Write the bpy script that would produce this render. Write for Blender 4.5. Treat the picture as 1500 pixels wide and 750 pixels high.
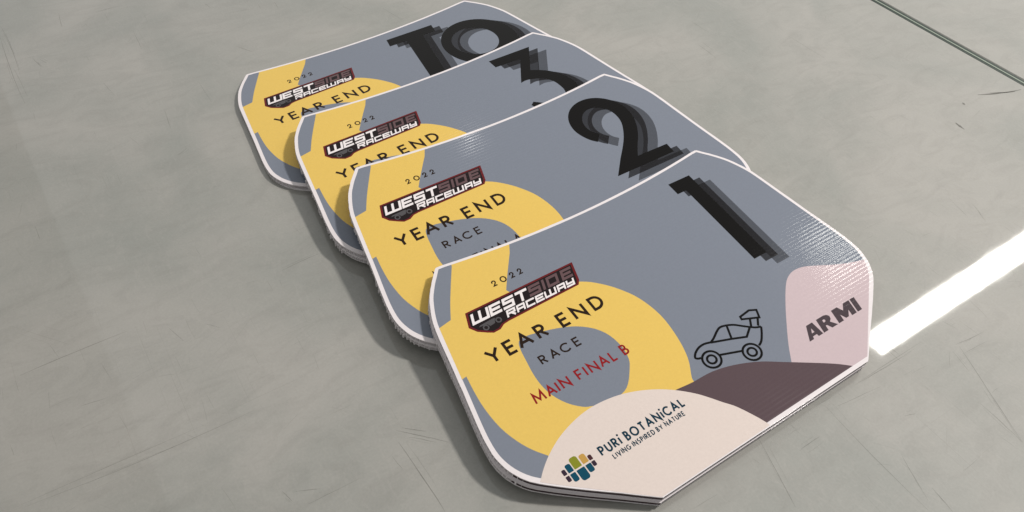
import bpy, math, random
from mathutils import Matrix, Vector
from mathutils.geometry import tessellate_polygon
random.seed(7)
for o in list(bpy.data.objects): bpy.data.objects.remove(o, do_unlink=True)
S = bpy.context.scene
COL = S.collection
MM = 0.001

# ------------------------------------------------------------------ camera
cam_d = bpy.data.cameras.new('camera'); cam = bpy.data.objects.new('camera', cam_d); COL.objects.link(cam)
cam_d.sensor_width = 36.0; cam_d.lens = 28.319
cam_d.clip_start = 0.01; cam_d.clip_end = 50
CR = ((0.83384923, 0.3892046, -0.39142718), (-0.5512524, 0.62385383, -0.5540101), (0.02857006, 0.67773607, 0.73475001))
cam.matrix_world = Matrix.Translation((-0.1295022, -0.2226268, 0.3426467)) @ Matrix(CR).to_4x4()
S.camera = cam
# ------------------------------------------------------------------ world (dim, even indoor light)
W = bpy.data.worlds.new('World'); S.world = W; W.use_nodes = True
bg = W.node_tree.nodes['Background']; bg.inputs[0].default_value = (0.98, 1.0, 0.985, 1); bg.inputs[1].default_value = 0.29
# ------------------------------------------------------------------ lamps under the ceiling, plus an added fill panel
def area(name, loc, target, sx, sy, watt, col, rot=None):
    d = bpy.data.lights.new(name, 'AREA'); d.shape = 'RECTANGLE'; d.size = sx; d.size_y = sy; d.energy = watt; d.color = col
    o = bpy.data.objects.new(name, d); COL.objects.link(o); o.location = loc
    if target is not None: o.rotation_euler = (Vector(target) - Vector(loc)).to_track_quat('-Z', 'Y').to_euler()
    else: o.rotation_euler = rot or (0, 0, 0)
    return o
area('lamp_key', (1.27, -0.27, 1.70), (0.10, 0.0, 0.0), 0.13, 0.16, 32.0, (1.0, 0.96, 0.915))
area('lamp_small', (1.38, 1.93, 2.40), (0.08, 0.11, 0.0), 0.035, 0.035, 1.2, (1.0, 0.97, 0.93))
area('lamp_tube', (2.215, 0.327, 1.50), None, 1.365, 0.076, 9.5, (1.0, 0.98, 0.90))
area('fill_panel', (1.95, 1.5, 1.56), None, 4.5, 4.6, 21.0, (0.99, 1.0, 0.985))  # added soft panel, no real lamp: ambient fill and sheen on the table
# ------------------------------------------------------------------ exposure
S.view_settings.view_transform = 'Standard'; S.view_settings.look = 'None'
S.view_settings.exposure = 0.09; S.view_settings.gamma = 1.0; S.view_settings.use_curve_mapping = False

# ------------------------------------------------------------------ materials
def N(nt, t, **kw):
    n = nt.nodes.new(t)
    for k, v in kw.items(): setattr(n, k, v)
    return n
def math_n(nt, op, a, b=None):
    n = N(nt, 'ShaderNodeMath', operation=op)
    for i, v in enumerate((a, b)):
        if v is None: continue
        if isinstance(v, (int, float)): n.inputs[i].default_value = v
        else: nt.links.new(v, n.inputs[i])
    return n.outputs[0]
PITCH = 2.2 * MM
def fluted_normal(nt, slope=0.026):
    """the face sheet pillows slightly between the ribs of the corrugated board (ribs run along local x)"""
    tc = N(nt, 'ShaderNodeTexCoord'); sp = N(nt, 'ShaderNodeSeparateXYZ'); nt.links.new(tc.outputs['Object'], sp.inputs[0])
    ph = math_n(nt, 'MULTIPLY', sp.outputs[1], 2 * math.pi / PITCH)
    mp = N(nt, 'ShaderNodeMapping'); mp.inputs['Scale'].default_value = (9, 420, 1); nt.links.new(tc.outputs['Object'], mp.inputs[0])
    nz = N(nt, 'ShaderNodeTexNoise'); nz.inputs['Scale'].default_value = 1.0; nz.inputs['Detail'].default_value = 2; nt.links.new(mp.outputs[0], nz.inputs['Vector'])
    amp = math_n(nt, 'ADD', math_n(nt, 'MULTIPLY', nz.outputs[0], 1.3), 0.35)
    s = math_n(nt, 'MULTIPLY', math_n(nt, 'MULTIPLY', math_n(nt, 'COSINE', ph), amp), slope)
    # a broad, shallow warp of the whole sheet
    nb = N(nt, 'ShaderNodeTexNoise'); nb.inputs['Scale'].default_value = 22.0; nb.inputs['Detail'].default_value = 1; nt.links.new(tc.outputs['Object'], nb.inputs['Vector'])
    wx = math_n(nt, 'MULTIPLY', math_n(nt, 'SUBTRACT', nb.outputs[0], 0.5), 0.012)
    cb = N(nt, 'ShaderNodeCombineXYZ'); nt.links.new(wx, cb.inputs[0]); nt.links.new(s, cb.inputs[1])
    vt = N(nt, 'ShaderNodeVectorTransform', vector_type='VECTOR', convert_from='OBJECT', convert_to='WORLD'); nt.links.new(cb.outputs[0], vt.inputs[0])
    g = N(nt, 'ShaderNodeNewGeometry')
    ad = N(nt, 'ShaderNodeVectorMath', operation='ADD'); nt.links.new(g.outputs['Normal'], ad.inputs[0]); nt.links.new(vt.outputs[0], ad.inputs[1])
    nm = N(nt, 'ShaderNodeVectorMath', operation='NORMALIZE'); nt.links.new(ad.outputs[0], nm.inputs[0])
    return nm.outputs[0]
def ink(name, col, rough=0.085, alpha=1.0, flutes=True, spec=0.14, mottle=0.05):
    m = bpy.data.materials.new(name); m.use_nodes = True; nt = m.node_tree; b = nt.nodes['Principled BSDF']
    b.inputs['Roughness'].default_value = rough; b.inputs['Specular IOR Level'].default_value = spec
    tc = N(nt, 'ShaderNodeTexCoord')
    nz = N(nt, 'ShaderNodeTexNoise'); nz.inputs['Scale'].default_value = 900; nz.inputs['Detail'].default_value = 3; nt.links.new(tc.outputs['Object'], nz.inputs['Vector'])
    mx = N(nt, 'ShaderNodeMix', data_type='RGBA'); nt.links.new(nz.outputs[0], mx.inputs[0])
    mx.inputs[6].default_value = tuple(c * (1 - mottle) for c in col) + (1,); mx.inputs[7].default_value = tuple(min(1, c * (1 + mottle)) for c in col) + (1,)
    nt.links.new(mx.outputs[2], b.inputs['Base Color'])
    b.inputs['Alpha'].default_value = alpha
    # handling marks: the gloss varies in soft patches
    nr = N(nt, 'ShaderNodeTexNoise'); nr.inputs['Scale'].default_value = 45; nr.inputs['Detail'].default_value = 4; nr.inputs['Distortion'].default_value = 0.8; nt.links.new(tc.outputs['Object'], nr.inputs['Vector'])
    nt.links.new(math_n(nt, 'ADD', math_n(nt, 'MULTIPLY', nr.outputs[0], 0.09), rough - 0.03), b.inputs['Roughness'])
    if flutes: nt.links.new(fluted_normal(nt), b.inputs['Normal'])
    return m
M = dict(
    white=ink('white_sheet', (0.76, 0.705, 0.715), 0.12),
    core=ink('white_core', (0.86, 0.81, 0.82), 0.4, flutes=False),
    blue=ink('print_grey_blue', (0.194, 0.213, 0.258)),
    yellow=ink('print_yellow', (0.73, 0.497, 0.122)),
    cream=ink('print_cream', (0.69, 0.592, 0.545)),
    brown=ink('print_plum_brown', (0.098, 0.066, 0.074)),
    pink=ink('print_dusty_pink', (0.545, 0.437, 0.458)),
    black=ink('print_black', (0.004, 0.0032, 0.003)),
    mid=ink('print_black_tint', (0.010, 0.008, 0.008), 0.11, alpha=0.62),
    light=ink('print_black_pale_tint', (0.012, 0.010, 0.010), 0.11, alpha=0.40),
    text=ink('print_dark_brown', (0.020, 0.010, 0.006)),
    red=ink('print_red', (0.25, 0.010, 0.013)),
    plum=ink('print_plum_grey', (0.065, 0.048, 0.055)),
    navy=ink('print_navy_teal', (0.006, 0.034, 0.058)),
    teal=ink('print_teal', (0.004, 0.062, 0.105)),
    olive=ink('print_olive', (0.22, 0.23, 0.02)),
    mustard=ink('print_mustard', (0.50, 0.29, 0.07)),
    maroon=ink('print_maroon', (0.060, 0.020, 0.024)),
    violet=ink('print_dark_violet', (0.035, 0.020, 0.035)),
    panel=ink('print_logo_black', (0.014, 0.009, 0.010)),
    panel_red=ink('print_logo_red', (0.13, 0.012, 0.014)),
    letter=ink('print_logo_white', (0.82, 0.76, 0.76)),
    steel=ink('print_logo_grey', (0.125, 0.075, 0.08)),
    stain=ink('ink_stain', (0.050, 0.026, 0.032), 0.5, flutes=False, mottle=0.5),  # shade inside the open flutes, put into a dark plum colour
    steel2=ink('print_logo_buggy_grey', (0.085, 0.08, 0.085)),
)
def glass_table_mat():
    m = bpy.data.materials.new('scratched_grey_glass'); m.use_nodes = True; nt = m.node_tree; b = nt.nodes['Principled BSDF']
    tc = N(nt, 'ShaderNodeTexCoord')
    def noise(scale, detail, dist=0.0, sc=(1, 1, 1), rough=0.5):
        mp = N(nt, 'ShaderNodeMapping'); mp.inputs['Scale'].default_value = sc; nt.links.new(tc.outputs['Object'], mp.inputs[0])
        n = N(nt, 'ShaderNodeTexNoise'); n.inputs['Scale'].default_value = scale; n.inputs['Detail'].default_value = detail
        n.inputs['Distortion'].default_value = dist; n.inputs['Roughness'].default_value = rough; nt.links.new(mp.outputs[0], n.inputs['Vector']); return n.outputs[0]
    def mix(f, a, c, blend='MIX'):
        x = N(nt, 'ShaderNodeMix', data_type='RGBA', blend_type=blend)
        for s, v in ((0, f), (6, a), (7, c)):
            if isinstance(v, (int, float)): x.inputs[s].default_value = v
            elif isinstance(v, tuple): x.inputs[s].default_value = v
            else: nt.links.new(v, x.inputs[s])
        return x.outputs[2]
    def ramp(f, lo, hi):
        r = N(nt, 'ShaderNodeMapRange'); r.inputs[1].default_value = lo; r.inputs[2].default_value = hi; nt.links.new(f, r.inputs[0]); return r.outputs[0]
    big = ramp(noise(9, 4, 0.6), 0.36, 0.64)
    c = mix(big, (0.264, 0.267, 0.244, 1), (0.350, 0.335, 0.308, 1))
    sm = ramp(noise(26, 6, 1.8, (1, 2.2, 1), 0.62), 0.45, 0.72)           # hand-wiped smears
    c = mix(math_n(nt, 'MULTIPLY', sm, 0.26), c, (0.185, 0.176, 0.158, 1))
    sm2 = ramp(noise(55, 6, 2.6, (2.6, 1, 1), 0.66), 0.50, 0.76)
    c = mix(math_n(nt, 'MULTIPLY', sm2, 0.26), c, (0.40, 0.375, 0.345, 1))
    gr = ramp(noise(750, 3, 0, (1, 1, 1), 0.7), 0.3, 0.7)
    c = mix(0.13, c, mix(gr, (0.20, 0.193, 0.172, 1), (0.40, 0.378, 0.342, 1)))
    # hair-fine knife lines along and across the table, and a few skewed ones
    hair = None
    for ang, sc, th in ((0.02, (7, 1500, 1), 0.70), (1.59, (7, 1500, 1), 0.70), (0.9, (12, 1400, 1), 0.735), (2.5, (12, 1400, 1), 0.735)):
        mp = N(nt, 'ShaderNodeMapping'); mp.inputs['Rotation'].default_value = (0, 0, ang); nt.links.new(tc.outputs['Object'], mp.inputs[0])
        m2 = N(nt, 'ShaderNodeMapping'); m2.inputs['Scale'].default_value = sc; nt.links.new(mp.outputs[0], m2.inputs[0])
        n = N(nt, 'ShaderNodeTexNoise'); n.inputs['Scale'].default_value = 1; n.inputs['Detail'].default_value = 1; n.inputs['Distortion'].default_value = 0.15; nt.links.new(m2.outputs[0], n.inputs['Vector'])
        h = ramp(n.outputs[0], th, th + 0.05)
        hair = h if hair is None else math_n(nt, 'MAXIMUM', hair, h)
    patch = ramp(noise(14, 3, 0.5), 0.52, 0.68)
    hair = math_n(nt, 'MULTIPLY', hair, patch)
    c = mix(math_n(nt, 'MULTIPLY', hair, 0.30), c, (0.15, 0.14, 0.12, 1))
    nt.links.new(c, b.inputs['Base Color'])
    b.inputs['Roughness'].default_value = 0.5; b.inputs['Specular IOR Level'].default_value = 0.25
    b.inputs['Coat Weight'].default_value = 1.0; b.inputs['Coat IOR'].default_value = 1.5
    cr = math_n(nt, 'ADD', math_n(nt, 'MULTIPLY', sm, 0.03), 0.03)
    cr = math_n(nt, 'ADD', cr, math_n(nt, 'MULTIPLY', hair, 0.10))
    nt.links.new(cr, b.inputs['Coat Roughness'])
    bp = N(nt, 'ShaderNodeBump'); bp.inputs['Strength'].default_value = 0.035; bp.inputs['Distance'].default_value = 0.0002
    nt.links.new(math_n(nt, 'ADD', noise(60, 3), math_n(nt, 'MULTIPLY', hair, -0.06)), bp.inputs['Height'])
    nt.links.new(bp.outputs[0], b.inputs['Coat Normal'])
    return m
def simple(name, col, rough=0.5, alpha=1.0, spec=0.5):
    m = bpy.data.materials.new(name); m.use_nodes = True; nt = m.node_tree; b = nt.nodes['Principled BSDF']
    b.inputs['Base Color'].default_value = (*col, 1); b.inputs['Roughness'].default_value = rough; b.inputs['Alpha'].default_value = alpha
    b.inputs['Specular IOR Level'].default_value = spec
    nz = N(nt, 'ShaderNodeTexNoise'); nz.inputs['Scale'].default_value = 300
    mx = N(nt, 'ShaderNodeMix', data_type='RGBA'); nt.links.new(nz.outputs[0], mx.inputs[0])
    mx.inputs[6].default_value = (*[c * 0.85 for c in col], 1); mx.inputs[7].default_value = (*[c * 1.15 for c in col], 1); nt.links.new(mx.outputs[2], b.inputs['Base Color'])
    return m

# ------------------------------------------------------------------ mesh helpers (all lengths in mm)
def mesh_obj(name, verts, faces, mat, parent=None, smooth=False):
    me = bpy.data.meshes.new(name); me.from_pydata([(x * MM, y * MM, z * MM) for x, y, z in verts], [], faces); me.update()
    me.materials.append(mat)
    o = bpy.data.objects.new(name, me); COL.objects.link(o)
    if parent is not None: o.parent = parent
    return o
class Sheet:
    """flat print and solid slabs collected into one mesh"""
    def __init__(s): s.v = []; s.f = []
    def poly(s, outer, z, holes=()):
        loops = [[Vector((x, y, 0)) for x, y in l] for l in (outer, *holes)]
        base = len(s.v); flat = [p for l in loops for p in l]
        s.v += [(p.x, p.y, z) for p in flat]
        for t in tessellate_polygon(loops):
            a, b, c = [flat[i] for i in t]
            if abs((b - a).cross(c - a).z) < 1e-7: continue
            s.f.append(tuple(base + i for i in (t if (b - a).cross(c - a).z > 0 else t[::-1])))
    def slab(s, outer, z0, z1):
        n = len(outer); ar = sum(outer[i][0] * outer[(i + 1) % n][1] - outer[(i + 1) % n][0] * outer[i][1] for i in range(n))
        if ar < 0: outer = outer[::-1]
        base = len(s.v); s.v += [(x, y, z0) for x, y in outer] + [(x, y, z1) for x, y in outer]
        for t in tessellate_polygon([[Vector((x, y, 0)) for x, y in outer]]):
            a, b, c = [outer[i] for i in t]
            if (b[0] - a[0]) * (c[1] - a[1]) - (b[1] - a[1]) * (c[0] - a[0]) < 0: t = t[::-1]
            s.f.append(tuple(base + n + i for i in t)); s.f.append(tuple(base + i for i in t[::-1]))
        for i in range(n): j = (i + 1) % n; s.f.append((base + i, base + j, base + n + j, base + n + i))
    def box(s, x0, x1, y0, y1, z0, z1): s.slab([(x0, y0), (x1, y0), (x1, y1), (x0, y1)], z0, z1)
    def stroke(s, pts, w, z, closed=False):
        n = len(pts); P = [Vector(p) for p in pts]; L = []; R = []
        for i in range(n):
            a = P[i - 1] if (i > 0 or closed) else None; b = P[(i + 1) % n] if (i < n - 1 or closed) else None
            d1 = (P[i] - a).normalized() if a is not None else None; d2 = (b - P[i]).normalized() if b is not None else None
            if d1 is None: d1 = d2
            if d2 is None: d2 = d1
            n1 = Vector((-d1.y, d1.x)); n2 = Vector((-d2.y, d2.x)); m = n1 + n2
            m = n1 if m.length < 1e-6 else m.normalized()
            k = min(1 / max(m.dot(n1), 0.3), 3.2) * w / 2
            L.append(P[i] + m * k); R.append(P[i] - m * k)
        base = len(s.v)
        for l, r in zip(L, R): s.v += [(l.x, l.y, z), (r.x, r.y, z)]
        for i in range(n if closed else n - 1):
            j = (i + 1) % n; s.f.append((base + 2 * i + 1, base + 2 * j + 1, base + 2 * j, base + 2 * i))
    def build(s, name, mat, parent): return mesh_obj(name, s.v, s.f, mat, parent)
def arc(cx, cy, rx, ry, a0, a1, n=14): return [(cx + rx * math.cos(math.radians(a0 + (a1 - a0) * i / n)), cy + ry * math.sin(math.radians(a0 + (a1 - a0) * i / n))) for i in range(n + 1)]
def spline(P, k=5, closed=False):
    n = len(P); out = []
    for i in range(n if closed else n - 1):
        p0 = P[(i - 1) % n] if (closed or i > 0) else P[i]; p1 = P[i]; p2 = P[(i + 1) % n]; p3 = P[(i + 2) % n] if (closed or i < n - 2) else p2
        for j in range(k):
            t = j / k
            out.append(tuple(0.5 * (2 * p1[c] + (p2[c] - p0[c]) * t + (2 * p0[c] - 5 * p1[c] + 4 * p2[c] - p3[c]) * t * t + (3 * p1[c] - p0[c] - 3 * p2[c] + p3[c]) * t ** 3) for c in (0, 1)))
    if not closed: out.append(tuple(P[-1]))
    return out
def clip(sub, cl):
    """keep the part of a polygon inside a convex outline (counter-clockwise)"""
    out = list(sub)
    for i in range(len(cl)):
        a, b = cl[i], cl[(i + 1) % len(cl)]; src = out; out = []
        side = lambda p: (b[0] - a[0]) * (p[1] - a[1]) - (b[1] - a[1]) * (p[0] - a[0])
        for k in range(len(src)):
            p, q = src[k - 1], src[k]; sp, sq = side(p), side(q)
            if (sp >= 0) != (sq >= 0): t = sp / (sp - sq); out.append((p[0] + t * (q[0] - p[0]), p[1] + t * (q[1] - p[1])))
            if sq >= 0: out.append(q)
        if not out: return []
    return out

# ------------------------------------------------------------------ the table: two glass panels on a dark board
tm = glass_table_mat()
t = Sheet(); t.box(-1500, 2400, -1500, 2300, -34, -12.2)
table = t.build('table_top', simple('dark_board', (0.012, 0.02, 0.016), 0.4), None); table['kind'] = 'structure'
table['label'] = 'large grey scratched glass table surface with a seam'
def panel(x0, x1, y0, y1):
    s = Sheet(); c = 0.9
    # slab with a ground, chamfered rim
    v = [(x0, y0, -12), (x1, y0, -12), (x1, y1, -12), (x0, y1, -12), (x0, y0, -c), (x1, y0, -c), (x1, y1, -c), (x0, y1, -c),
         (x0 + c, y0 + c, 0), (x1 - c, y0 + c, 0), (x1 - c, y1 - c, 0), (x0 + c, y1 - c, 0)]
    f = [(3, 2, 1, 0), (8, 9, 10, 11)] + [(i, (i + 1) % 4, 4 + (i + 1) % 4, 4 + i) for i in range(4)] + [(4 + i, 4 + (i + 1) % 4, 8 + (i + 1) % 4, 8 + i) for i in range(4)]
    return mesh_obj('glass_panel', v, f, tm, table)
panel(-1500, 470.6, -1500, 2300); panel(477.2, 2400, -1500, 2300)
s = Sheet(); s.box(473.2, 474.3, -1490, 2290, -12.1, -.12); s.build('seam_strip', simple('pale_green_glass_edge', (0.30, 0.34, 0.28), 0.3), table)
s = Sheet(); s.box(470.7, 473.1, -1490, 2290, -12.1, -.35); s.box(474.4, 477.1, -1490, 2290, -12.1, -.35); s.build('seam_filler', simple('dark_green_filler', (0.020, 0.034, 0.026), 0.5), table)
SCR = [(-149, 427, -151, 330, .3), (-146, 430, -147, 366, .25), (-146, 441, -145, 395, .2), (-80, 424, -60, 424, .3), (-135, 384, -132, 369, .4), (-131, 380, -128, 372, .3), (-5, 324, 3, 310, .3), (-81, 223, -73, 227, .3), (-63, 384, -65, 355, .25), (-73, 275, -76, 251, .2), (-63, 95, -40, 96, .35), (-200, 98, -148, 98, .35), (-213, 24, -110, 17, .25), (-217, 26, -133, 22, .2), (-179, 64, -168, 62, .25), (-129, 89, -125, 76, .25), (-112, 81, -106, 74, .2), (-171, 204, -171, 190, .2), (-59, -36, -58, -78, .4), (-57, -30, -39, -49, .3), (-54, -30, -45, -38, .25), (-54, -36, -44, -46, .25), (-65, -41, -64, -50, .15), (-111, -33, -100, -38, .25), (-115, -30, -113, -37, .25), (-108, -42, -82, -43, .2), (130, -132, 127, -196, .35), (88, -128, 77, -162, .25), (220, -146, 196, -199, .35), (198, -173, 196, -199, .3), (138, -190, 136, -203, .35), (140, -171, 131, -193, .25), (152, -132, 198, -134, .25), (155, -132, 205, -133, .2), (187, -121, 188, -132, .3), (185, -124, 185, -136, .25), (219, -144, 240, -147, .25), (217, -150, 236, -152, .2), (214, -146, 210, -159, .2), (159, -158, 165, -160, .3), (135, -136, 163, -140, .2), (100, -143, 114, -143, .25), (253, -129, 250, -144, .2), (227, -130, 229, -137, .25), (298, 146, 297, 124, .3), (303, 148, 302, 133, .2), (368, 117, 369, 81, .3), (316, 175, 317, 153, .2), (317, -95, 324, -81, .3), (316, -69, 311, -88, .2), (114, 316, 119, 292, .2), (5, 371, 26, 368, .2), (-105, 436, -107, 415, .25), (-4, 395, -2, 383, .25), (88, 336, 92, 320, .2), (44, 370, 43, 358, .25), (-43, 294, -43, 266, .15), (-100, 328, -97, 307, .15), (-149, 377, -148, 338, .2)]
rr = random.Random(3)
def wobble(x0, y0, x1, y1, n=6, a=0.02):
    L = math.hypot(x1 - x0, y1 - y0); b = rr.uniform(-a, a) * L; out = []
    for i in range(n + 1):
        t = i / n; k = 4 * t * (1 - t) * b + rr.uniform(-.12, .12)
        out.append((x0 + (x1 - x0) * t - (y1 - y0) / L * k, y0 + (y1 - y0) * t + (x1 - x0) / L * k))
    return out
def taper(sheet, pts, w, z):
    n = len(pts)
    b = len(sheet.v)
    for i, p in enumerate(pts):
        q = pts[min(i + 1, n - 1)]; r = pts[max(i - 1, 0)]; d = Vector((q[0] - r[0], q[1] - r[1])).normalized(); t = i / (n - 1)
        k = w / 2 * max(0.12, math.sin(math.pi * min(max(t, .03), .97)) ** 0.5) * rr.uniform(.6, 1.2)
        sheet.v += [(p[0] - d.y * k, p[1] + d.x * k, z), (p[0] + d.y * k, p[1] - d.x * k, z)]
    for i in range(n - 1): sheet.f.append((b + 2 * i + 1, b + 2 * i + 3, b + 2 * i + 2, b + 2 * i))
cuts = Sheet(); fine = Sheet(); zc = 0.03
for x0, y0, x1, y1, w in SCR:
    zc += 0.0006; taper(cuts, wobble(x0, y0, x1, y1), w * 0.95, zc)
    for k in range(rr.choice((0, 1, 1, 2))):      # companions of the same cut
        ox, oy = rr.uniform(-3, 3), rr.uniform(-3, 3); f0, f1 = rr.uniform(0, .4), rr.uniform(.6, 1)
        zc += 0.0006; taper(fine, wobble(x0 + (x1 - x0) * f0 + ox, y0 + (y1 - y0) * f0 + oy, x0 + (x1 - x0) * f1 + ox, y0 + (y1 - y0) * f1 + oy), w * .7, zc)
for k in range(420):
    cx, cy = rr.choice(((-110, 380), (-60, 60), (-140, 60), (60, -160), (190, -150), (300, 60), (330, -60), (240, 180), (430, 60), (-150, 260), (120, 400), (300, -120)))
    cx += rr.gauss(0, 45); cy += rr.gauss(0, 40)
    a = rr.choice((0, math.pi / 2, math.pi / 2, rr.uniform(0, 3.1))) + rr.gauss(0, .12); L = rr.uniform(3, 16)
    if not (cx + 20 < 470): continue
    zc += 0.00005; taper(fine, wobble(cx, cy, cx + L * math.cos(a), cy + L * math.sin(a), 4), rr.uniform(.12, .26), zc)
o = cuts.build('knife_cuts', simple('dull_cut', (0.10, 0.092, 0.078), 0.7, 0.30, 0.0), table); o['kind'] = 'stuff'
o = fine.build('fine_scratches', simple('faint_scratch', (0.12, 0.112, 0.095), 0.7, 0.16, 0.0), table); o['kind'] = 'stuff'
sm = Sheet()
for i, (x0, y0, x1, y1, w) in enumerate(((430, -11, 464, -24, 1.7), (387, -23, 386, -31, 1.9), (412, -11, 411, -13.5, 1.6), (440, -14, 458, -23, 1.1))):
    taper(sm, wobble(x0, y0, x1, y1, 8, .05), w, 0.07 + .002 * i)
o = sm.build('smudges', simple('grime', (0.085, 0.08, 0.07), 0.7, 0.38, 0.0), table); o['kind'] = 'stuff'

# ------------------------------------------------------------------ plaque outline (u from the axis of symmetry, y up the plaque)
def ytop(u, ins=0.0): return 26.9 + 6.3 * (u / 91.0) ** 2 - ins
def half(ins=0.0):
    base = [(91.6, 33.0), (93.2, 32.6), (96.3, 29.0), (99.6, 25.2), (102.6, 21.2), (105.4, 17.0), (108.0, 11.6), (110.4, 5.6), (112.4, -2.0), (115.4, -20.0), (118.4, -38.0), (121.6, -56.0), (123.0, -66.0), (123.2, -74.0), (121.9, -80.5), (119.6, -86.0), (115.9, -91.4), (110.6, -96.4), (98.0, -106.6), (84.0, -117.2), (70.3, -127.8), (68.6, -128.7)]
    return spline(base, 3)
def outline(ins=0.0, jit=0.0, seed=0):
    rj = random.Random(seed)
    r = half(); top = [(u, ytop(u)) for u in [-88 + 8 * i for i in range(23)]]
    pts = top + r + [(-u, y) for u, y in r[::-1]]                 # clockwise from top left
    if ins:
        n = len(pts); out = []
        for i in range(n):
            a, b, c = Vector(pts[i - 1]), Vector(pts[i]), Vector(pts[(i + 1) % n])
            d1 = (b - a).normalized(); d2 = (c - b).normalized(); m = Vector((d1.y + d2.y, -(d1.x + d2.x))).normalized()
            k = ins / max(0.5, m.dot(Vector((d1.y, -d1.x)))); out.append((b.x + m.x * k, b.y + m.y * k))
        pts = out
    if jit: pts = [(u + rj.uniform(-jit, jit), y + rj.uniform(-jit, jit)) for u, y in pts]
    return pts[::-1]                                              # counter-clockwise
T = 4.0; Y0 = 48.0                                               # board thickness; local origin under the middle of the board
def loc(pts): return [(u, y + Y0) for u, y in pts]
INS = 2.1; DU, DY = 0.2, 0.55                 # the print sits a little up and to the right on the cut board
PRINT = [(u + DU, y + DY) for u, y in outline(INS)]
CLIP = PRINT
def hull(pts):
    pts = sorted(set(pts)); lo = []; up = []
    cr = lambda o, a, b: (a[0] - o[0]) * (b[1] - o[1]) - (a[1] - o[1]) * (b[0] - o[0])
    for p in pts:
        while len(lo) > 1 and cr(lo[-2], lo[-1], p) <= 0: lo.pop()
        lo.append(p)
    for p in pts[::-1]:
        while len(up) > 1 and cr(up[-2], up[-1], p) <= 0: up.pop()
        up.append(p)
    return lo[:-1] + up[:-1]
CLIP = hull(CLIP); BLEED = hull(outline(0.8))

# ------------------------------------------------------------------ stroke lettering, cap height 1: name -> (width, [(points, closed)])
G = {
 'A': (.90, [([(0, 0), (.45, 1), (.90, 0)], 0), ([(.17, .34), (.73, .34)], 0)]),
 'B': (.52, [([(0, .5), (0, 1), (.22, 1)] + arc(.22, .76, .22, .24, 80, -90, 9) + [(0, .52)], 0), ([(0, .5), (.24, .5)] + arc(.24, .26, .28, .26, 80, -90, 9) + [(0, 0), (0, .5)], 0)]),
 'C': (.86, [(arc(.52, .5, .52, .5, 42, 318, 22), 0)]),
 'D': (.78, [([(0, 0), (0, 1), (.28, 1)] + arc(.28, .5, .50, .5, 80, -80, 14) + [(.28, 0)], 1)]),
 'E': (.56, [([(.56, 1), (0, 1), (0, 0), (.56, 0)], 0), ([(.02, .52), (.52, .52)], 0)]),
 'F': (.52, [([(.52, 1), (0, 1), (0, 0)], 0), ([(.02, .50), (.46, .50)], 0)]),
 'G': (.90, [(arc(.5, .5, .5, .5, 45, 340, 20) + [(.98, .46), (.58, .46)], 0)]),
 'I': (.0, [([(0, 0), (0, 1)], 0)]),
 'i': (.0, [([(0, 0), (0, .82)], 0), ([(.03, 1.02), (.14, 1.24)], 0)]),
 'L': (.50, [([(0, 1), (0, 0), (.50, 0)], 0)]),
 'M': (.98, [([(0, 0), (.10, 1), (.49, .22), (.88, 1), (.98, 0)], 0)]),
 'N': (.80, [([(0, 0), (0, 1), (.80, 0), (.80, 1)], 0)]),
 'O': (1.0, [(arc(.5, .5, .5, .5, 0, 345, 23), 1)]),
 'P': (.54, [([(0, 0), (0, 1), (.28, 1)] + arc(.28, .74, .26, .26, 80, -90, 9) + [(.02, .48)], 0)]),
 'R': (.58, [([(0, 0), (0, 1), (.28, 1)] + arc(.28, .75, .25, .25, 80, -90, 9) + [(.02, .50)], 0), ([(.24, .50), (.60, 0)], 0)]),
 'S': (.54, [(arc(.27, .75, .24, .25, 50, 250, 9) + arc(.27, .25, .27, .25, 80, -140, 10), 0)]),
 'T': (.64, [([(0, 1), (.64, 1)], 0), ([(.32, 1), (.32, 0)], 0)]),
 'U': (.68, [([(0, 1), (0, .34)] + arc(.34, .34, .34, .34, 190, 350, 10) + [(.68, .34), (.68, 1)], 0)]),
 'V': (.84, [([(0, 1), (.42, 0), (.84, 1)], 0)]),
 'Y': (.86, [([(0, 1), (.43, .46), (.86, 1)], 0), ([(.43, .50), (.43, 0)], 0)]),
 '2': (.60, [(arc(.29, .70, .27, .29, 200, -20, 12) + [(.50, .52), (.04, .02), (.62, .02)], 0)]),
 '0': (.86, [(arc(.43, .5, .43, .5, 0, 345, 23), 1)]),
}
def glyph(sh, ch, x, y, cap, w, z, width=None):
    gw, st = G[ch]; h = cap - w; sx = h if (width is None or gw == 0) else (width - w) / gw
    for k, (pts, cl) in enumerate(st):
        sh.stroke([(x + w / 2 + px * sx, y + w / 2 + py * h + Y0) for px, py in pts], w, z + 0.003 * k, bool(cl))
def line_at(items, y, cap, w, mat, name, par, z):
    sh = Sheet()
    for i, (ch, x, wd) in enumerate(items): glyph(sh, ch, x, y, cap, w, z, wd)
    return sh.build(name, mat, par)
def line_fit(txt, x0, x1, y, cap, w, mat, name, par, z, gap=.30, space=.42, squeeze=1.0):
    h = cap - w; tot = 0
    for ch in txt: tot += space * h if ch == ' ' else G[ch][0] * h * squeeze + w + gap * h
    k = (x1 - x0) / (tot - gap * h); sh = Sheet(); x = x0
    for ch in txt:
        if ch == ' ': x += space * h * k; continue
        wd = (G[ch][0] * h * squeeze + w) * k
        glyph(sh, ch, x, y, cap, w, z, None if G[ch][0] == 0 else wd); x += wd + gap * h * k
    return sh.build(name, mat, par)

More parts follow.
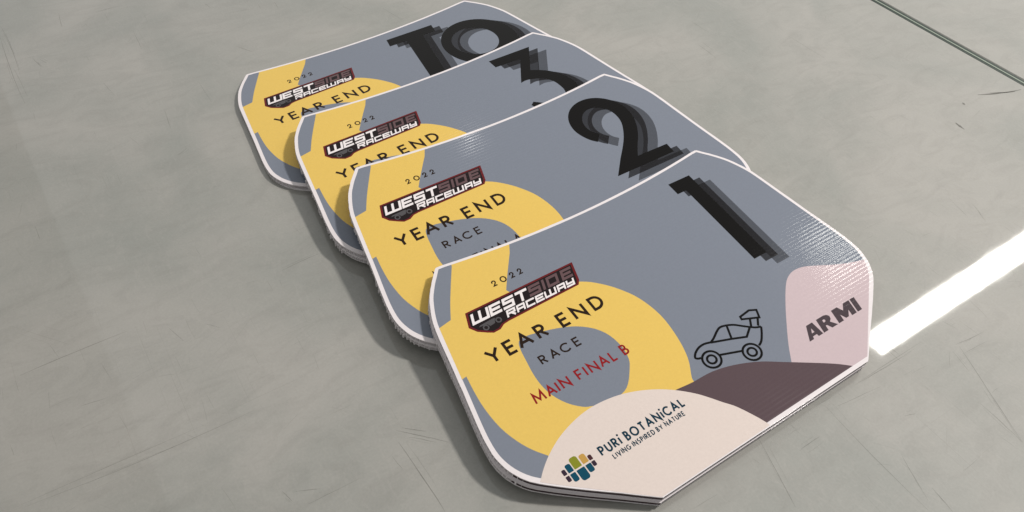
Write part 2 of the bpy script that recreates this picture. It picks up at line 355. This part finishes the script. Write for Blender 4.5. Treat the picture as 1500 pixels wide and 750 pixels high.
# block letters of the raceway logo, on a 4x5 grid: solid bars
BL = {
 'W': (1.55, [[(0, 1), (0, .11), (1.44, .11), (1.44, 1)], [(.72, .11), (.72, 1)]]),
 'E': (1.0, [[(1, .89), (.11, .89), (.11, .11), (1, .11)], [(.11, .5), (.9, .5)]]),
 'S': (1.0, [[(1, .89), (.11, .89), (.11, .53), (.89, .53), (.89, .11), (0, .11)]]),
 'T': (1.0, [[(0, .89), (1, .89)], [(.5, .89), (.5, 0)]]),
 'I': (.28, [[(.14, 0), (.14, 1)]]),
 'D': (1.1, [[(.11, .11), (.11, .89), (.98, .89), (.98, .11)]]),
 'R': (1.0, [[(.11, 0), (.11, .89), (.89, .89), (.89, .48), (.11, .48)], [(.5, .48), (.92, 0)]]),
 'A': (1.0, [[(.11, 0), (.11, .89), (.89, .89), (.89, 0)], [(.11, .42), (.89, .42)]]),
 'C': (1.0, [[(1, .89), (.11, .89), (.11, .11), (1, .11)]]),
 'Y': (1.0, [[(.11, 1), (.11, .48), (.89, .48)], [(.89, 1), (.89, .11), (0, .11)]]),
}
SK = 0.35
def block(sh, ch, x, ytop_, cap, width, w, z):
    gw, st = BL[ch]; k = len(sh.v)
    for i, pts in enumerate(st):
        closed = ch == 'D'
        sh.stroke([(x + p[0] / gw * width, ytop_ - cap + p[1] * cap + Y0) for p in pts], w, z + 0.003 * i, closed)
    for i in range(k, len(sh.v)):
        X, Yv, Z = sh.v[i]; sh.v[i] = (X + SK * (Yv - Y0 - ytop_), Yv, Z)

def smooth_poly(curve, rest): return spline(curve, 4) + rest
YOUT = [(-17.5, -92), (-17.1, -88.8), (-11.5, -79.5), (-7.9, -67.1), (-6.6, -52.0), (-9.6, -37.8), (-15.5, -27.2), (-22.4, -19.2), (-30.1, -13.3), (-45, -6.5), (-60, -3.0), (-66.5, -1.0)]
BAND = [(-67.9, 2.0), (-63.9, 7.5), (-58.3, 14.8), (-52.5, 22.2), (-49.0, 27.0)]
PATCH = [(-84.2, 31.5), (-84.6, 29.7), (-90.7, 20.3), (-97.4, 9.6), (-102.5, 0.4)]
WEDGE = [(-112.6, -31.5), (-112.9, -33.7), (-113.8, -41.5), (-114.2, -51.1), (-113.1, -62.6), (-110.1, -72.3), (-106.4, -79.5), (-102.0, -85.4)]
HOLE = [(-79.6, -27.7), (-81.6, -32.4), (-82.9, -40.0), (-83.9, -47.0), (-84.0, -53.8), (-82.6, -61.1), (-78.9, -68.2), (-73.7, -73.6), (-69.6, -75.7), (-61, -78.2), (-52.6, -77.9), (-46.9, -75.2), (-40.6, -68.6), (-37.6, -64.0), (-36.3, -57.0), (-37.5, -48.6), (-41.6, -41.3), (-49.2, -35.1), (-58.4, -31.1), (-68.4, -28.3), (-74.7, -27.0)]
CREAM = [(-118, -99.5), (-111.7, -93.6), (-106.9, -89.4), (-101.0, -85.3), (-92.6, -81.0), (-83.7, -78.1), (-74.7, -76.4), (-65.4, -76.2), (-54.8, -77.7), (-45.3, -80.7), (-36.5, -84.9), (-28.7, -90.1), (-21.7, -96.3), (-17.3, -101.4), (-12.9, -107.2), (-8.3, -113.2), (-2.1, -126.0), (-1, -134)]
BROWN = [(-40, -89), (-27.9, -90.0), (-18.7, -91.0), (-6.1, -91.5), (6.5, -94.4), (19.3, -99.7), (30.5, -106.6), (46.1, -116.5), (54.3, -122.1), (62, -128.5)]
PINK = [(30, -113), (33.2, -108.8), (40.0, -99.8), (50.2, -88.2), (59.2, -78.7), (66.7, -71.7), (72.0, -68.2), (78.2, -66.7), (85.1, -67.7), (93.2, -71.3), (103.7, -76.4), (115.5, -80.5), (128, -83.6)]
def printed(par, name, mat, pts, z, holes=(), area=None):
    s = Sheet(); s.poly(loc(clip(pts, area or CLIP)), z, [loc(h) for h in holes]); return s.build(name, mat, par)

Z = [T + 0.012 * i for i in range(12)]
def print_base(par):
    s = Sheet(); s.poly(loc(PRINT), Z[1]); s.build('print_background', M['blue'], par)
    # yellow letter shape with its oval counter; the top edge follows the concave cut
    topc = [(u, ytop(u - DU, INS - DY)) for u in (-49.6, -56, -63, -70, -77, -84.3)]
    y = spline(YOUT, 4)[::1] + spline(BAND[:-1], 4) + topc + spline(PATCH[1:], 3) + [(-110.4, -1.0), (-130, -4.5), (-130, -33.5)] + spline(WEDGE, 3) + [(-95, -97), (-60, -112), (-30, -104)]
    printed(par, 'yellow_shape', M['yellow'], y, Z[2], [spline(HOLE, 3, True)])
def print_year(par):
    line_at([('2', -72.4, 2.8), ('0', -67.3, 3.8), ('2', -61.2, 2.8), ('2', -56.2, 2.8)], 6.9, 4.0, .74, M['text'], 'year_lettering', par, Z[4])
    line_at([('Y', -98.9, 8.0), ('E', -88.3, 6.0), ('A', -81.1, 8.6), ('R', -69.7, 6.2), ('E', -55.6, 6.0), ('N', -46.6, 8.1), ('D', -35.1, 7.6)], -32.6, 8.7, 1.58, M['text'], 'year_end_lettering', par, Z[4])
    line_at([('R', -77.0, 3.9), ('A', -70.8, 5.0), ('C', -64.4, 5.3), ('E', -56.4, 3.9)], -45.3, 5.4, .92, M['text'], 'race_lettering', par, Z[4])
def print_logo(par):
    P0 = [(-94.2, .2), (-26.7, -.1), (-30.2, -11.8), (-32.4, -14.3), (-77, -14.9), (-80.5, -15.3), (-83.5, -17.0), (-87.6, -17.1), (-90.4, -15.4), (-94.6, -12.4), (-97.2, -8.4)]
    lg = Sheet(); lg.poly(loc(P0), Z[4]); lg = lg.build('raceway_logo', M['panel_red'], par)
    P1 = [(-93.2, -.8), (-28.3, -1.1), (-31.4, -11.2), (-33.0, -13.3), (-77.2, -13.9), (-81.2, -14.5), (-84.0, -16.0), (-87.4, -16.1), (-89.8, -14.5), (-93.7, -11.7), (-95.9, -8.2)]
    s = Sheet(); s.poly(loc(P1), Z[5]); s.build('logo_panel', M['panel'], lg)
    s = Sheet()
    for ch, x, wd in (('W', -92.4, 9.6), ('E', -81.6, 7.0), ('S', -73.6, 7.0), ('T', -65.4, 7.3)): block(s, ch, x + (0.7 if ch == 'W' else 0), -1.9, 6.3, wd, 1.5, Z[6])
    s.build('west_lettering', M['letter'], lg)
    s = Sheet()
    for ch, x, wd in (('S', -57.2, 7.4), ('I', -48.6, 1.7), ('D', -45.6, 7.4), ('E', -36.3, 7.0)): block(s, ch, x, -1.9, 6.1, wd, 1.5, Z[6])
    s.build('side_lettering', M['steel'], lg)
    s = Sheet(); x = -75.4
    for ch, wd in (('R', 5.6), ('A', 5.3), ('C', 5.3), ('E', 5.3), ('W', 7.4), ('A', 5.3), ('Y', 5.3)): block(s, ch, x + (.45 if ch == 'W' else 0), -9.0, 4.0, wd - (.6 if ch == 'W' else 0), 1.05, Z[6]); x += wd + .62
    s.build('raceway_lettering', M['letter'], lg)
    s = Sheet(); dz = Z[6]
    for cx in (-90.0, -82.0): s.stroke([(a, b + Y0) for a, b in arc(cx + .6, -12.5 if cx < -85 else -11.7, 1.35, 1.35, 0, 340, 16)], .75, dz, True)
    s.poly(loc([(-92.6, -10.6), (-91.2, -9.9), (-84.0, -9.5), (-82.3, -9.8), (-83.0, -10.6), (-84.0, -12.4), (-87.0, -12.8), (-87.8, -11.2), (-90.4, -10.8)]), dz + .006)
    s.build('logo_buggy', M['steel2'], lg)
OFF = (4.55, -4.5)
def numeral(par, name, polys):
    """black figure over two paler copies stepped down and to the right"""
    for k, (m, nm) in enumerate((('light', 'pale_echo'), ('mid', 'dark_echo'), ('black', None))):
        s = Sheet(); d = 2 - k
        for i, (o, h) in enumerate(polys): s.poly(loc([(x + OFF[0] * d, y + OFF[1] * d) for x, y in o]), Z[3 + k] + .003 * i, [loc([(x + OFF[0] * d, y + OFF[1] * d) for x, y in q]) for q in h])
        if nm: s.build(name + '_' + nm, M[m], par)
        else: s.build(name, M[m], par)
ONE = [([(58.3, 18.6), (74.5, 18.4), (74.0, -49.4), (64.3, -49.4), (64.8, 9.7), (58.3, 9.7)], [])]
TWO = [(spline([(49.5, -18.1), (45.9, -14.1), (43.0, -7.8), (42.1, -1.7), (43.3, 4.7), (46.5, 10.4), (51.5, 14.9), (58.4, 17.7), (66.2, 18.0), (73.4, 15.6), (79.3, 11.0), (83.6, 4.7), (85.2, -2.4), (84.2, -10.4), (80.9, -18.2), (75.9, -25.8), (69.8, -33.0), (64.5, -39.9)], 4) + [(87.9, -40.3), (87.5, -47.8), (42.6, -47.8)]
        + spline([(53.4, -36.4), (61.4, -28.5), (67.2, -21.9), (72.0, -14.7), (74.4, -9.0), (74.9, -3.2), (73.7, 1.9), (70.6, 6.0), (66.1, 8.7), (61.0, 9.2), (56.5, 7.3), (53.0, 3.9), (50.9, -0.6), (50.6, -5.3), (52.0, -9.5), (54.7, -12.6)], 4), [])]
THREE = [([(44.8, 20.0), (79.7, 19.6), (64.4, -3.4)] + spline([(69.9, -6.4), (74.9, -10.4), (79.0, -15.2), (81.8, -20.6), (83.4, -26.5), (83.6, -31.3), (82.0, -38), (78.5, -43.6), (72.5, -48.4), (64.5, -50.3), (56, -49.2), (49, -45.3), (44.5, -40.0), (42.4, -35.0)], 4)
          + [(45.6, -32.8), (50.0, -36.6)] + spline([(53.5, -40.2), (58.5, -42), (64.5, -41.6), (69.5, -38.0), (71.8, -33), (72, -27.5), (71.2, -22.4), (68.4, -17.4), (64.5, -14.2), (59.3, -12.2), (54.9, -11.2), (50.4, -11.8)], 4) + [(65.6, 10.7), (45.1, 11.8)], [])]
TQ = [([(12.0, 17.0), (51.3, 16.6), (49.4, 7.6), (38.3, 7.7), (26.4, -46), (14.0, -46), (24.2, 7.9), (10.0, 8.2)], []),
      (arc(71.0, -22.0, 29.6, 30.2, 0, 354, 60), [arc(67.6, -20.2, 17.9, 18.2, 0, 352, 45)])]
def print_final(par, last, mat):
    line_at([('M', -91.9, 6.6), ('A', -84.3, 5.3), ('I', -78.2, 0), ('N', -75.7, 5.3), ('F', -66.3, 3.7), ('I', -61.3, 0), ('N', -58.6, 5.3), ('A', -52.2, 5.3), ('L', -45.5, 3.6), (last, -38.2 if last == 'B' else -40.2, 3.8 if last == 'B' else 5.3)], -61.7, 6.1, 1.0, mat, 'main_final_lettering', par, Z[4])
def print_sponsors(par):
    printed(par, 'plum_hill', M['brown'], spline(BROWN, 4) + [(70, -140), (-40, -140)], Z[4])
    printed(par, 'pink_shape', M['pink'], spline(PINK, 4) + [(135, -140), (40, -140)], Z[3])
    printed(par, 'cream_hill', M['cream'], spline(CREAM, 4) + [(-1, -140), (-118, -140)], Z[5], (), BLEED)
    # heavy slanted company lettering on the pink shape
    A = [(0, 0), (.42, 1), (.98, 1), (1.27, 0), (.86, 0), (.80, .18), (.44, .18), (.40, 0)]
    Ah = [(.50, .38), (.74, .38), (.66, .70)]
    Rr = [(0, 0), (0, 1), (.70, 1), (.95, .93), (1.12, .76), (1.08, .56), (.90, .42), (1.34, 0), (.80, 0), (.54, .34), (.42, .34), (.42, 0)]
    Rh = [(.42, .58), (.42, .76), (.58, .76), (.65, .67), (.58, .58)]
    Mm = [(0, 0), (0, 1), (.56, 1), (.87, .58), (1.18, 1), (1.74, 1), (1.74, 0), (1.28, 0), (1.28, .46), (1.0, .06), (.74, .06), (.46, .46), (.46, 0)]
    Ii = [(0, 0), (0, 1), (.42, 1), (.42, 0)]
    s = Sheet(); h = 8.0
    for x, o, hs in ((51.0, A, [Ah]), (61.9, Rr, [Rh]), (73.6, Mm, []), (88.4, Ii, [])):
        f = lambda q: [(x + a * h + .26 * b * h, -104.6 + b * h) for a, b in q]
        s.poly(loc(f(o)), Z[6], [loc(f(k)) for k in hs])
    s.build('sponsor_lettering', M['plum'], par)
    # line-drawn buggy driving up the hill
    s = Sheet(); w = 1.18; k = 0
    def st(p, sm=True, cl=False):
        nonlocal k
        q = spline(p, 3, cl) if sm else p
        s.stroke([(a, b + Y0) for a, b in q], w, Z[6] + .0025 * k, cl); k += 1
    st([(-5.4, -82.6), (-6.8, -82.3), (-8.0, -81.1), (-6.0, -79.0), (-2.3, -77.4), (1.6, -77.2), (5.2, -78.2)]); st([(5.2, -78.2), (8.2, -77.1), (13.8, -74.2), (17.3, -73.9), (22.7, -76.0), (26.8, -79.3), (31.8, -83.2), (35.2, -84.5)])
    st([(35.2, -84.5), (32.6, -87.6), (28.9, -91.1), (25.9, -92.5)]); st([(5.1, -78.3), (16.2, -82.2), (24.0, -85.3), (29.2, -82.0)], False); st([(19.3, -75.2), (16.2, -82.2)], False); st([(4.0, -86.2), (15.9, -90.4)], False)
    st([(29.7, -74.3), (29.3, -75.9), (38.5, -79.8), (40.5, -75.4), (36.7, -73.6)], False, True); st([(33.3, -78.0), (30.5, -81.9)], False); st([(37.4, -79.6), (34.2, -83.3)], False)
    for cx, cy in ((-1.2, -86.1), (20.0, -93.5)):
        for r in (4.75, 2.35): st(arc(cx, cy, r * 1.06, r, 0, 348, 28), False, True)
    s.build('buggy_drawing', M['black'], par)
    # leaf-tile emblem and its two lines of lettering
    em = bpy.data.objects.new('tile_emblem', None)
    parts = [('violet', -100.4, -96.1, 2.2, 3.0), ('teal', -97.3, -95.5, 3.1, 4.3), ('olive', -93.3, -94.6, 4.3, 5.9), ('mustard', -88.9, -95.1, 3.4, 4.8), ('maroon', -85.9, -96.2, 2.2, 2.8),
             ('violet', -100.3, -99.6, 2.2, 3.0), ('teal', -97.3, -100.3, 3.1, 4.4), ('teal', -93.0, -101.1, 4.6, 6.0), ('teal', -88.7, -100.3, 3.2, 4.3), ('violet', -85.9, -99.5, 2.2, 2.8)]
    first = None
    for i, (m, cx, cy, w_, h_) in enumerate(parts):
        s = Sheet(); a, b, c = w_ / 2 - .1, h_ / 2 - .1, min(w_, h_) * .30; up = i < 5
        pts = []
        for (sx, sy, big) in ((1, 1, up), (-1, 1, up), (-1, -1, not up), (1, -1, not up)):
            q = c if big else .35
            cxx, cyy = cx + sx * (a - q), cy + sy * (b - q); a0 = {(1, 1): 0, (-1, 1): 90, (-1, -1): 180, (1, -1): 270}[(sx, sy)]
            pts += arc(cxx, cyy, q, q, a0, a0 + 90, 4)
        s.poly(loc(pts), Z[6]); s.build('emblem_tile', M[m], par)
    bpy.data.objects.remove(em)
    line_fit('PURi BOTANiCAL', -80.7, -29.6, -99.0, 5.0, .95, M['navy'], 'sponsor_name_lettering', par, Z[6], .20, .50)
    line_fit('LIVING INSPIRED BY NATURE', -76.6, -33.2, -102.9, 2.7, .52, M['navy'], 'sponsor_motto_lettering', par, Z[6], .20, .50)

# ------------------------------------------------------------------ a corrugated board: two sheets and the ribs between them
def x_extent(pts, y):
    xs = []
    n = len(pts)
    for i in range(n):
        a, b = pts[i], pts[(i + 1) % n]
        if (a[1] - y) * (b[1] - y) < 0: xs.append(a[0] + (y - a[1]) / (b[1] - a[1]) * (b[0] - a[0]))
    return sorted(xs)
def board(par, seed, ragged):
    rj = random.Random(seed); rw = .27 if ragged < .5 else .32
    top = outline(0, .06, seed); bot = outline(.12 + (.5 if ragged > .3 else 0), .08, seed + 50)
    s = Sheet(); s.slab(loc(top), T - .75, T); s.build('top_sheet', M['white'], par)
    s = Sheet(); s.slab(loc(bot), 0, .75); s.build('bottom_sheet', M['core'], par)
    s = Sheet(); s.slab(loc(outline(34.0)), .76, T - .76); s.build('added_core_fill', M['core'], par)  # added solid slab, no part of such board: shapes light inside the flutes
    s = Sheet(); base = outline(.1); y = -113.0 + rj.uniform(0, .6)
    while y < 32:
        xs = x_extent(base, y)
        for a, b in zip(xs[::2], xs[1::2]):
            if b - a > 1.0:
                e0, e1 = ((rj.uniform(-24, -18) if y < -90 else rj.uniform(-.35, ragged + .15)) if ragged < .5 else rj.uniform(-.3, ragged) for _ in range(2))
                s.box(a - e0, b + e1, y - rw + Y0, y + rw + Y0, .73, T - .73)
        y += PITCH / MM
    o = s.build('flute_ribs', M['core'], par); o['kind'] = 'stuff'
def shade_strip(par):
    """dark plum strip that paints the shade of the open flutes along the foot of the board"""
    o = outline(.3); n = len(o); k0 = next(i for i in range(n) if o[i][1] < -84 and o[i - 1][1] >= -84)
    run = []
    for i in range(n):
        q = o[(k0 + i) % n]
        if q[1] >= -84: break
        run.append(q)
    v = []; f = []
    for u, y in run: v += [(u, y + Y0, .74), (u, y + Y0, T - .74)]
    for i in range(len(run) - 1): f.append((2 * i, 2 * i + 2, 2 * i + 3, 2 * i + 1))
    mesh_obj('cut_shade_strip', v, f, M['stain'], par)  # painted shade closing the flute openings, not a mark on the board
def plaque(label, x, y, ztop, yaw, tilt, seed, ragged=.15, depth=0, slip=(0, 0, 0)):
    """x, y, ztop: where the printed face's template origin lies (mm); depth: boards below the top one"""
    e = bpy.data.objects.new('award_plaque', None); COL.objects.link(e); e.empty_display_size = .02
    A = Matrix.Rotation(math.radians(yaw), 4, 'Z') @ Matrix.Rotation(math.radians(tilt), 4, 'X')
    L = Matrix.Translation(((94.3 + slip[0]) * MM, (-Y0 + slip[1]) * MM, (-T - depth * (T + .02)) * MM)) @ Matrix.Rotation(math.radians(slip[2]), 4, 'Z')
    e.matrix_world = Matrix.Translation((x * MM, y * MM, ztop * MM)) @ A @ L
    e['label'] = label; e['category'] = 'plaque'; e['group'] = 'corrugated award plaques fanned out in stacks'
    board(e, seed, ragged); return e

POSE = {1: (0.0, 0.0, 19.72, 0.0, 5.192), 2: (-1.437, 91.717, 21.95, -0.094, 6.195), 3: (-3.879, 165.394, 14.43, 1.781, 2.841), 0: (-12.854, 245.973, 4.0, 2.440, 0.0)}
p = plaque('grey-blue and yellow plaque with large black numeral one and a line-drawn buggy', *POSE[1], 11)
shade_strip(p); print_base(p); print_year(p); print_logo(p); print_sponsors(p); print_final(p, 'B', M['red']); numeral(p, 'numeral_one', ONE)
shade_strip(plaque('white-edged plaque hidden directly under the plaque numbered one', *POSE[1], 12, .25, 1, (-.9, -.35, .12)))
p = plaque('grey-blue and yellow plaque with large black numeral two, half covered by the plaque numbered one', *POSE[2], 21, .2)
print_base(p); print_year(p); print_logo(p); print_final(p, 'A', M['text']); numeral(p, 'numeral_two', TWO)
plaque('ragged white-edged plaque hidden directly under the plaque numbered two', *POSE[2], 22, .95, 1, (.5, -.5, -.1))
p = plaque('grey-blue and yellow plaque with large black numeral three, half covered by the plaque numbered two', *POSE[3], 31, .2)
print_base(p); print_year(p); print_logo(p); numeral(p, 'numeral_three', THREE)
plaque('ragged white-edged plaque hidden directly under the plaque numbered three', *POSE[3], 32, .95, 1, (.4, -.4, .1))
p = plaque('grey-blue and yellow plaque lettered TQ, lying flat on the table under the others', *POSE[0], 41, .1)
print_base(p); print_year(p); print_logo(p); numeral(p, 'tq_lettering', TQ)
